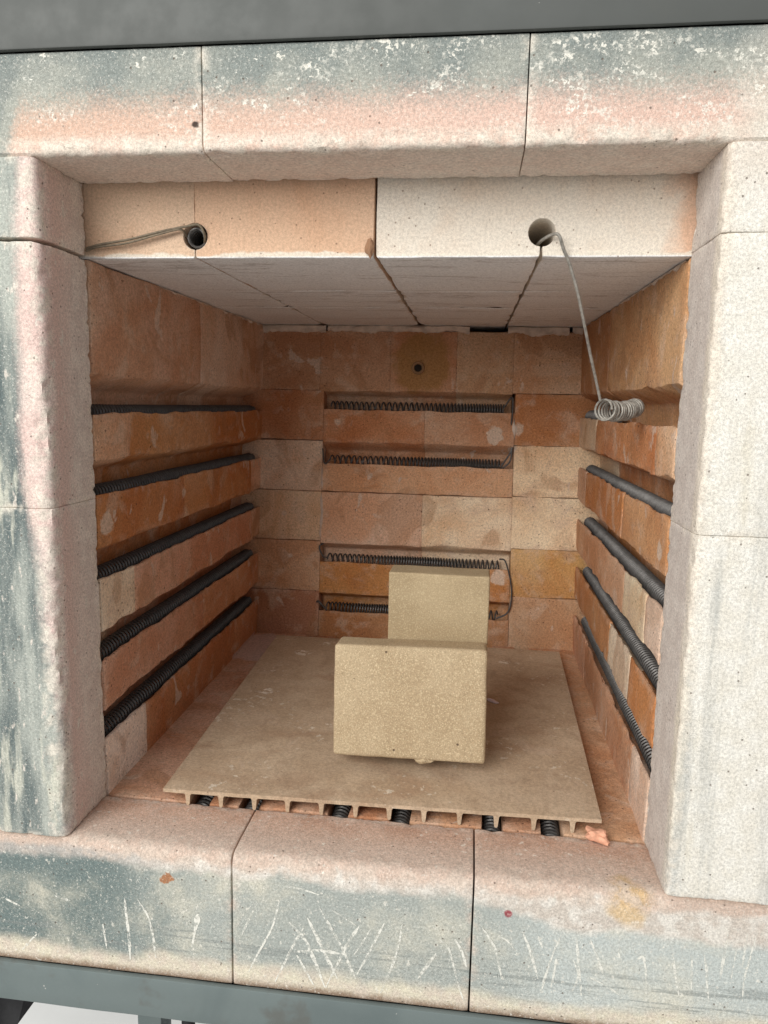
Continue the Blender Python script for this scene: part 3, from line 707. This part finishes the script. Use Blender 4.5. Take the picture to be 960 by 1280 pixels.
for si, (strokes, o) in enumerate(zip(SCR, sills)):
    tree = BVHTree.FromPolygons([v.co + WORLD[o.name] for v in o.data.vertices], [tuple(p.vertices) for p in o.data.polygons])
    bm = bmesh.new()
    for k, s in enumerate(strokes):
        pts = smooth_path([(x, 0, z) for x, z in s], 14); n = len(pts)
        prev = None
        for i, p in enumerate(pts):
            d = (pts[min(i + 1, n - 1)] - pts[max(i - 1, 0)]).normalized(); q = Vector((-d.z, 0, d.x)); t = i / (n - 1)
            w = (.0009 + .0007 * random.Random(k * 7 + si).random()) * (1 if si < 2 else .8) * (.55 + .7 * abs(noise.noise(p * 120 + Vector((k, si, 0))))) * min(1, .35 + 4 * t) * (1.25 if k == 3 and si == 0 else 1) * min(1, .4 + 3 * (1 - t))
            if si == 0 and k == 3: w *= 3.2 * max(.25, 1 - 1.1 * t)
            row = []
            for sg in (-1, 1):
                pp = p + q * w * sg + Vector((noise.noise(p * 60 + Vector((k, 0, 0))), 0, 0)) * .0006
                hit = tree.ray_cast(Vector((pp.x, -1, pp.z)), Vector((0, 1, 0)))[0]
                yy = hit.y if hit else YF
                row.append(bm.verts.new((pp.x, yy - .00025, pp.z)))
            if prev: bm.faces.new((prev[0], prev[1], row[1], row[0]))
            prev = row
    link('scratch_marks', bm, 'chalk', o)['kind'] = 'stuff'

# ------------------------------------------------------------------ steel rims and stand
def rim(z0, z1, mat, y):
    sec = rounded([(y, z0), (y, z1), (y + .10, z1), (y + .10, z1 - .004), (y + .004, z1 - .004), (y + .004, z0)] if z1 > .3 else
                  [(y, z0), (y, z1), (y + .004, z1), (y + .004, z0 + .004), (y + .10, z0 + .004), (y + .10, z0)], .0012, 2)
    return extrude('steel_rim', sec, -.38, .38, twx, mat, kiln, step=.008, tstep=.02, amp=.0003, chip=0, do_warp=False)
rim(.5034, .5328, 'steel', YF - .003)
rim(-.1300, -.0992, 'teal', YF - .0035)
slab('stand_leg', (-.236, -.303, -.79), (-.212, -.279, -.1345), 'teal', kiln)
slab('stand_leg', (.30, -.40, -.79), (.33, -.37, -.1345), 'teal', kiln)

# ------------------------------------------------------------------ heating elements
def coil(path, radius, pitch, wire, seed, jit=.05, sides=5, seg=12, lead=None):
    bm = bmesh.new(); pts = helix([warp(Vector(p)) for p in path], radius, pitch, seg, jit, seed)
    if lead: pts = [Vector(p) for p in lead] + pts
    tube_bm(bm, pts, wire, sides)
    return link('heating_element', bm, 'coil', kiln)
for side in (-1, 1):
    for r, z in enumerate(LIPS):
        if side == 1 and r == 0: continue
        path = []
        for i in range(15):
            y = -D + .004 + (D - .012) * i / 14
            path.append((side * (W + (.0125 if side < 0 else .0140) + .0005 * noise.noise(Vector((y * 20, r, side)))), y, z - (.0010 if side < 0 else .0030) + .0006 * noise.noise(Vector((y * 14, r, side + 4)))))
        coil(path, .0066 if side < 0 else .0062, .0046, .00095, r * 2 + side)
# the right-hand top groove still holds a stretch of its element at the back
coil([(W + .011, -.155, LIPS[0] + .001), (W + .012, -.01, LIPS[0] + .001)], .0072, .0040, .00108, 33)
# rear elements: open coils with connecting tails
for g, (zl, zu) in enumerate(G):
    path = [(-.110 + .218 * i / 10, .0085, zl + .0030 + .0008 * noise.noise(Vector((i * .8, g, 0)))) for i in range(11)]
    coil(path, .0066, (lambda t, g=g: .0052 + .002 * math.sin(t * 5 + g)), .00105, 50 + g)
def tail(pts, r=.0011):
    bm = bmesh.new(); tube_bm(bm, smooth_path([warp(Vector(p)) for p in pts], 8), r, 6); link('element_tail', bm, 'coil', kiln)
tail([(.108, .004, .3005), (.1175, -.0015, .3130), (.1180, -.0022, .290), (.1165, .004, .272)])
tail([(.108, .002, .2310), (.1165, -.002, .2450), (.1190, -.0025, .2520), (.1170, -.0022, .236), (.1085, .001, .2265)])
tail([(.108, .002, .1120), (.1150, -.002, .1100), (.1220, -.003, .085), (.1235, -.003, .062), (.1190, -.003, .044), (.106, .001, .0350)])
tail([(-.110, .002, .1040), (-.1150, -.002, .1060), (-.1200, -.002, .1180), (-.1150, .003, .1230)])
tail([(-.109, .002, .2320), (-.1160, -.001, .2260), (-.1190, -.001, .2450)])
tail([(-.109, .001, .0340), (-.1150, -.003, .0420), (-.1200, -.002, .0460), (-.1235, .004, .0420)], .0016)
# floor elements in the channels under the shelf
for i, c in enumerate(CH):
    path = [(c + .0006 * noise.noise(Vector((k, i, 0))), -D + .006 + (D - .02) * k / 10, -.0125) for k in range(11)]
    coil(path, .0066, .0042, .0011, 70 + i)
# bent remains of an element in the left ceiling bore
bm = bmesh.new(); tube_bm(bm, helix([(-.1222, -.4065, .4108), (-.1222, -.33, .4108)], .0060, .0034, 14), .0009, 6)
link('heating_element', bm, 'coil', kiln)

# ------------------------------------------------------------------ loose wires
bm = bmesh.new()
tube_bm(bm, smooth_path([(-.1180, -.4020, .4075), (-.1152, -.4095, .4120), (-.1185, -.4112, .4178), (-.1260, -.4117, .4170), (-.1454, -.4120, .4135), (-.1683, -.4120, .4085), (-.1880, -.4115, .4057), (-.2000, -.4090, .4035)]), .00085, 8)
tube_bm(bm, smooth_path([(-.1300, -.4020, .4110), (-.1310, -.4110, .4150), (-.1460, -.4125, .4118), (-.1690, -.4125, .4062), (-.1890, -.4118, .4040), (-.2003, -.4090, .4020)]), .0007, 8)
o = link('wire', bm, 'brownwire'); tag(o, 'bent brown double wire running from the left ceiling hole to the left jamb', 'wire')

le = empty('loose_element', (.1742, -.345, .294)); WORLD['loose_element'] = le.location.copy()
tag(le, 'loose grey wire coil hanging from the right ceiling hole by its straight lead', 'wire coil')
bm = bmesh.new()
tube_bm(bm, smooth_path([(.1050, -.385, .4068), (.1085, -.4040, .4082), (.1140, -.4125, .4098), (.1178, -.4160, .4085), (.1215, -.4125, .4010), (.1262, -.4080, .3928), (.1333, -.4000, .3767), (.1402, -.3900, .3575), (.1468, -.3780, .3401), (.1540, -.3660, .3217), (.1590, -.3595, .3075)]), .00105, 8)
link('lead', bm, 'wire', le)
bm = bmesh.new()
cp = smooth_path([(.1615, -.3575, .3012), (.1680, -.3500, .3002), (.1760, -.3420, .3000), (.1840, -.3340, .3010), (.1925, -.3230, .3035)], 6)
tube_bm(bm, helix(cp, lambda t: .0071 - .0010 * t + .0004 * math.sin(t * 23), lambda t: .0040 - .0020 * t + .0006 * math.sin(t * 31), 18), .00085, 7)
link('coil', bm, 'wire', le)

# ------------------------------------------------------------------ ribbed shelf
ZS = .0122
SH = [(-.1526, -.4142), (.1709, -.4055), (.1828, -.0450), (-.1652, -.0450)]       # outline of the shelf
sh = empty('kiln_shelf', (0.01, -.23, -.0005)); WORLD['kiln_shelf'] = sh.location.copy()
tag(sh, 'tan ribbed ceramic shelf lying on the kiln floor', 'shelf')
def shxy(u, v):
    a = Vector(SH[0]).lerp(Vector(SH[1]), u); b = Vector(SH[3]).lerp(Vector(SH[2]), u); p = a.lerp(b, v); return p
bm = bmesh.new(); nu, nv = 60, 50; th = .0034
top = [[None] * (nv + 1) for _ in range(nu + 1)]; botm = [[None] * (nv + 1) for _ in range(nu + 1)]
for i in range(nu + 1):
    for j in range(nv + 1):
        u, v = i / nu, j / nv; p = shxy(u, v); e = 0
        if j == 0: p.y += .0007 * noise.noise(Vector((u * 60, 0, 0))) + .0005 * noise.noise(Vector((u * 200, 0, 0)))
        if i in (0, nu): p.x += .0006 * noise.noise(Vector((v * 50, i, 0)))
        ed = min(i, nu - i, j, nv - j)
        z = ZS + .0002 * noise.noise(Vector((p.x * 40, p.y * 40, 0))) - (.0006 if ed == 0 else 0)
        top[i][j] = bm.verts.new((p.x, p.y, z)); botm[i][j] = bm.verts.new((p.x, p.y, ZS - th))
for i in range(nu):
    for j in range(nv):
        bm.faces.new((top[i][j], top[i + 1][j], top[i + 1][j + 1], top[i][j + 1]))
        bm.faces.new((botm[i][j], botm[i][j + 1], botm[i + 1][j + 1], botm[i + 1][j]))
for i in range(nu):
    bm.faces.new((top[i][0], botm[i][0], botm[i + 1][0], top[i + 1][0])); bm.faces.new((top[i][nv], top[i + 1][nv], botm[i + 1][nv], botm[i][nv]))
for j in range(nv):
    bm.faces.new((top[0][j], top[0][j + 1], botm[0][j + 1], botm[0][j])); bm.faces.new((top[nu][j], botm[nu][j], botm[nu][j + 1], top[nu][j + 1]))
link('plate', bm, 'shelf', sh)
ribs = [.058, .137, .216, .294, .373, .452, .529, .608, .688, .770, .853, .938]
for u in ribs:
    bm = bmesh.new(); rings = []
    for v in (0.0015, .25, .5, .75, .998):
        p = shxy(u, v); w = .0013; zb = -.0008; zt = ZS - th - .0001
        prof = [(-w - .0017, zt), (-w - .0006, zt - .0014), (-w, zb + .001), (-w + .0006, zb), (w - .0006, zb), (w, zb + .001), (w + .0006, zt - .0014), (w + .0017, zt)]
        rings.append([bm.verts.new((p.x + a, p.y, b)) for a, b in prof])
    for a, b in zip(rings, rings[1:]):
        for k in range(len(a)): bm.faces.new((a[k], a[(k + 1) % len(a)], b[(k + 1) % len(a)], b[k]))
    bm.faces.new(rings[0]); bm.faces.new(rings[-1][::-1])
    link('rib', bm, 'shelf', sh)

# ------------------------------------------------------------------ the two fireclay slabs
def clay_slab(name, w, h, t, mat, r, seed):
    """standing slab in its own axes: x across, z up from the lower rear edge, front face towards -y"""
    bm = bmesh.new(); q = {}
    def axis(L):
        n = max(3, int(L / .004)); s = [0, r * .3, r * .65, r] + [r + (L - 2 * r) * k / n for k in range(1, n)] + [L - r, L - r * .65, L - r * .3, L]; return s
    ax = [axis(w), axis(t), axis(h)]; hs = Vector((w, t, h)) / 2
    def vert(i, j, k):
        if (i, j, k) in q: return q[(i, j, k)]
        p = Vector((ax[0][i], ax[1][j], ax[2][k])) - hs
        nz = noise.noise((p + Vector((seed, 0, 0))) * 90) * .5 + .5; rr = r * (.55 + .6 * nz + 1.2 * max(0, noise.noise((p + Vector((0, seed * 3, 0))) * 38) - .34))
        c = Vector([max(-(a - rr), min(a - rr, v)) for a, v in zip(hs, p)]); d = p - c
        p2 = c + (d.normalized() * rr if d.length > 1e-7 else d)
        nn = d.normalized() if d.length > 1e-7 else Vector((0, 0, 0))
        p2 += nn * (.00035 * noise.noise(p * 60 + Vector((seed, 3, 0))))
        q[(i, j, k)] = bm.verts.new(p2 + Vector((0, 0, h / 2)) - Vector((0, t / 2, 0))); return q[(i, j, k)]
    n = [len(a) - 1 for a in ax]
    for a, b, c in ((0, 1, 2), (0, 2, 1), (1, 2, 0)):
        for side in (0, n[c]):
            for i in range(n[a]):
                for j in range(n[b]):
                    f = []
                    for (di, dj) in ((0, 0), (1, 0), (1, 1), (0, 1)):
                        idx = [0, 0, 0]; idx[a] = i + di; idx[b] = j + dj; idx[c] = side; f.append(vert(*idx))
                    bm.faces.new(f)
    o = link(name, bm, mat, origin=(0, 0, 0)); return o
tilt = math.radians(7.0); TH = .032; ZT0 = ZS + .0003
front = clay_slab('clay_slab', .1210, .0897, TH, 'grog', .0036, 1)
front.location = (.0280, -.3650 + TH * math.cos(tilt), .0203); front.rotation_euler = (-tilt, math.radians(-.9), 0)
tag(front, 'speckled buff fireclay slab tilted back against a taller upright slab on the shelf', 'slab', 'fireclay slabs')
WORLD[front.name] = Vector((0, 0, 0))
rear = clay_slab('clay_slab', .0828, .1525, .030, 'grog2', .0018, 2)
rear.location = (.0466, -.3215 + .030, ZT0); rear.rotation_euler = (0, 0, math.radians(-.6))
tag(rear, 'taller smooth greenish buff slab standing upright behind the tilted one', 'slab', 'fireclay slabs')
# lumps of clay wadding under the front slab (built in the slab's own axes)
for wx, wy, sx, sy, se in ((.012, -TH + .0050, .0085, .0040, 1), (-.040, -.006, .006, .005, 2), (.043, -.006, .006, .005, 3)):
    bm = bmesh.new(); bmesh.ops.create_icosphere(bm, subdivisions=3, radius=1)
    for v in bm.verts:
        d = 1 + .25 * noise.noise(v.co * 1.7 + Vector((se, 0, 0))) + .1 * noise.noise(v.co * 5 + Vector((se, 0, 0)))
        v.co = Vector((v.co.x * sx * d * (1 - .35 * max(0, -v.co.z)) + wx, v.co.y * sy * d + wy, v.co.z * (.0036 if se == 1 else .0062) * d - (.0002 if se == 1 else .0026)))
    link('clay_wad', bm, 'grog', None, origin=(0, 0, 0)).parent = front

# ------------------------------------------------------------------ crumbs
o = lump('brick_flake', (.1672, -.4125, .0035), (.0085, .0050, .0042), 'flake', None, 3, 3, .55, rot=-.5); tag(o, 'small orange pink brick flake beside the right front corner of the shelf', 'brick chip')
o = lump('pale_chip', (.0985, -.2105, ZS + .0012), (.0072, .0022, .0016), 'lilac', None, 6, 2, .4, rot=-.65); tag(o, 'small pale lilac chip on the shelf right of the slabs', 'chip')
lump('crumb', (-.0030, -.4090, .4035), (.0028, .0030, .0062), 'board', ceil, 2, 3, .4)

# ------------------------------------------------------------------ what shows under the kiln
bm = bmesh.new(); bmesh.ops.create_grid(bm, x_segments=8, y_segments=8, size=6)
for v in bm.verts: v.co.z = -.80
g = link('ground', bm, 'concrete'); g['kind'] = 'structure'
bx = empty('storage_box', (-.31, -.10, -.80)); WORLD['storage_box'] = bx.location.copy()
tag(bx, 'white flat-topped box on the ground under the kiln, beside the stand leg', 'box')
slab('body', (-.472, -.30, -.798), (-.03, .12, -.515), 'white', bx, bev=.004); slab('lid', (-.483, -.31, -.5145), (-.02, .13, -.495), 'white', bx, bev=.004)
bm = bmesh.new(); tube_bm(bm, smooth_path([(-.172, -.33, -.34), (-.184, -.303, -.302), (-.190, -.285, -.24), (-.188, -.27, -.18), (-.18, -.26, -.130)]), .0065, 10)
link('power_cable', bm, 'black', kiln)
o = lump('black_bag', (-.62, .02, -.62), (.125, .12, .17), 'black', None, 5, 4, .3); tag(o, 'dark crumpled bag on the ground left of the white box', 'bag')
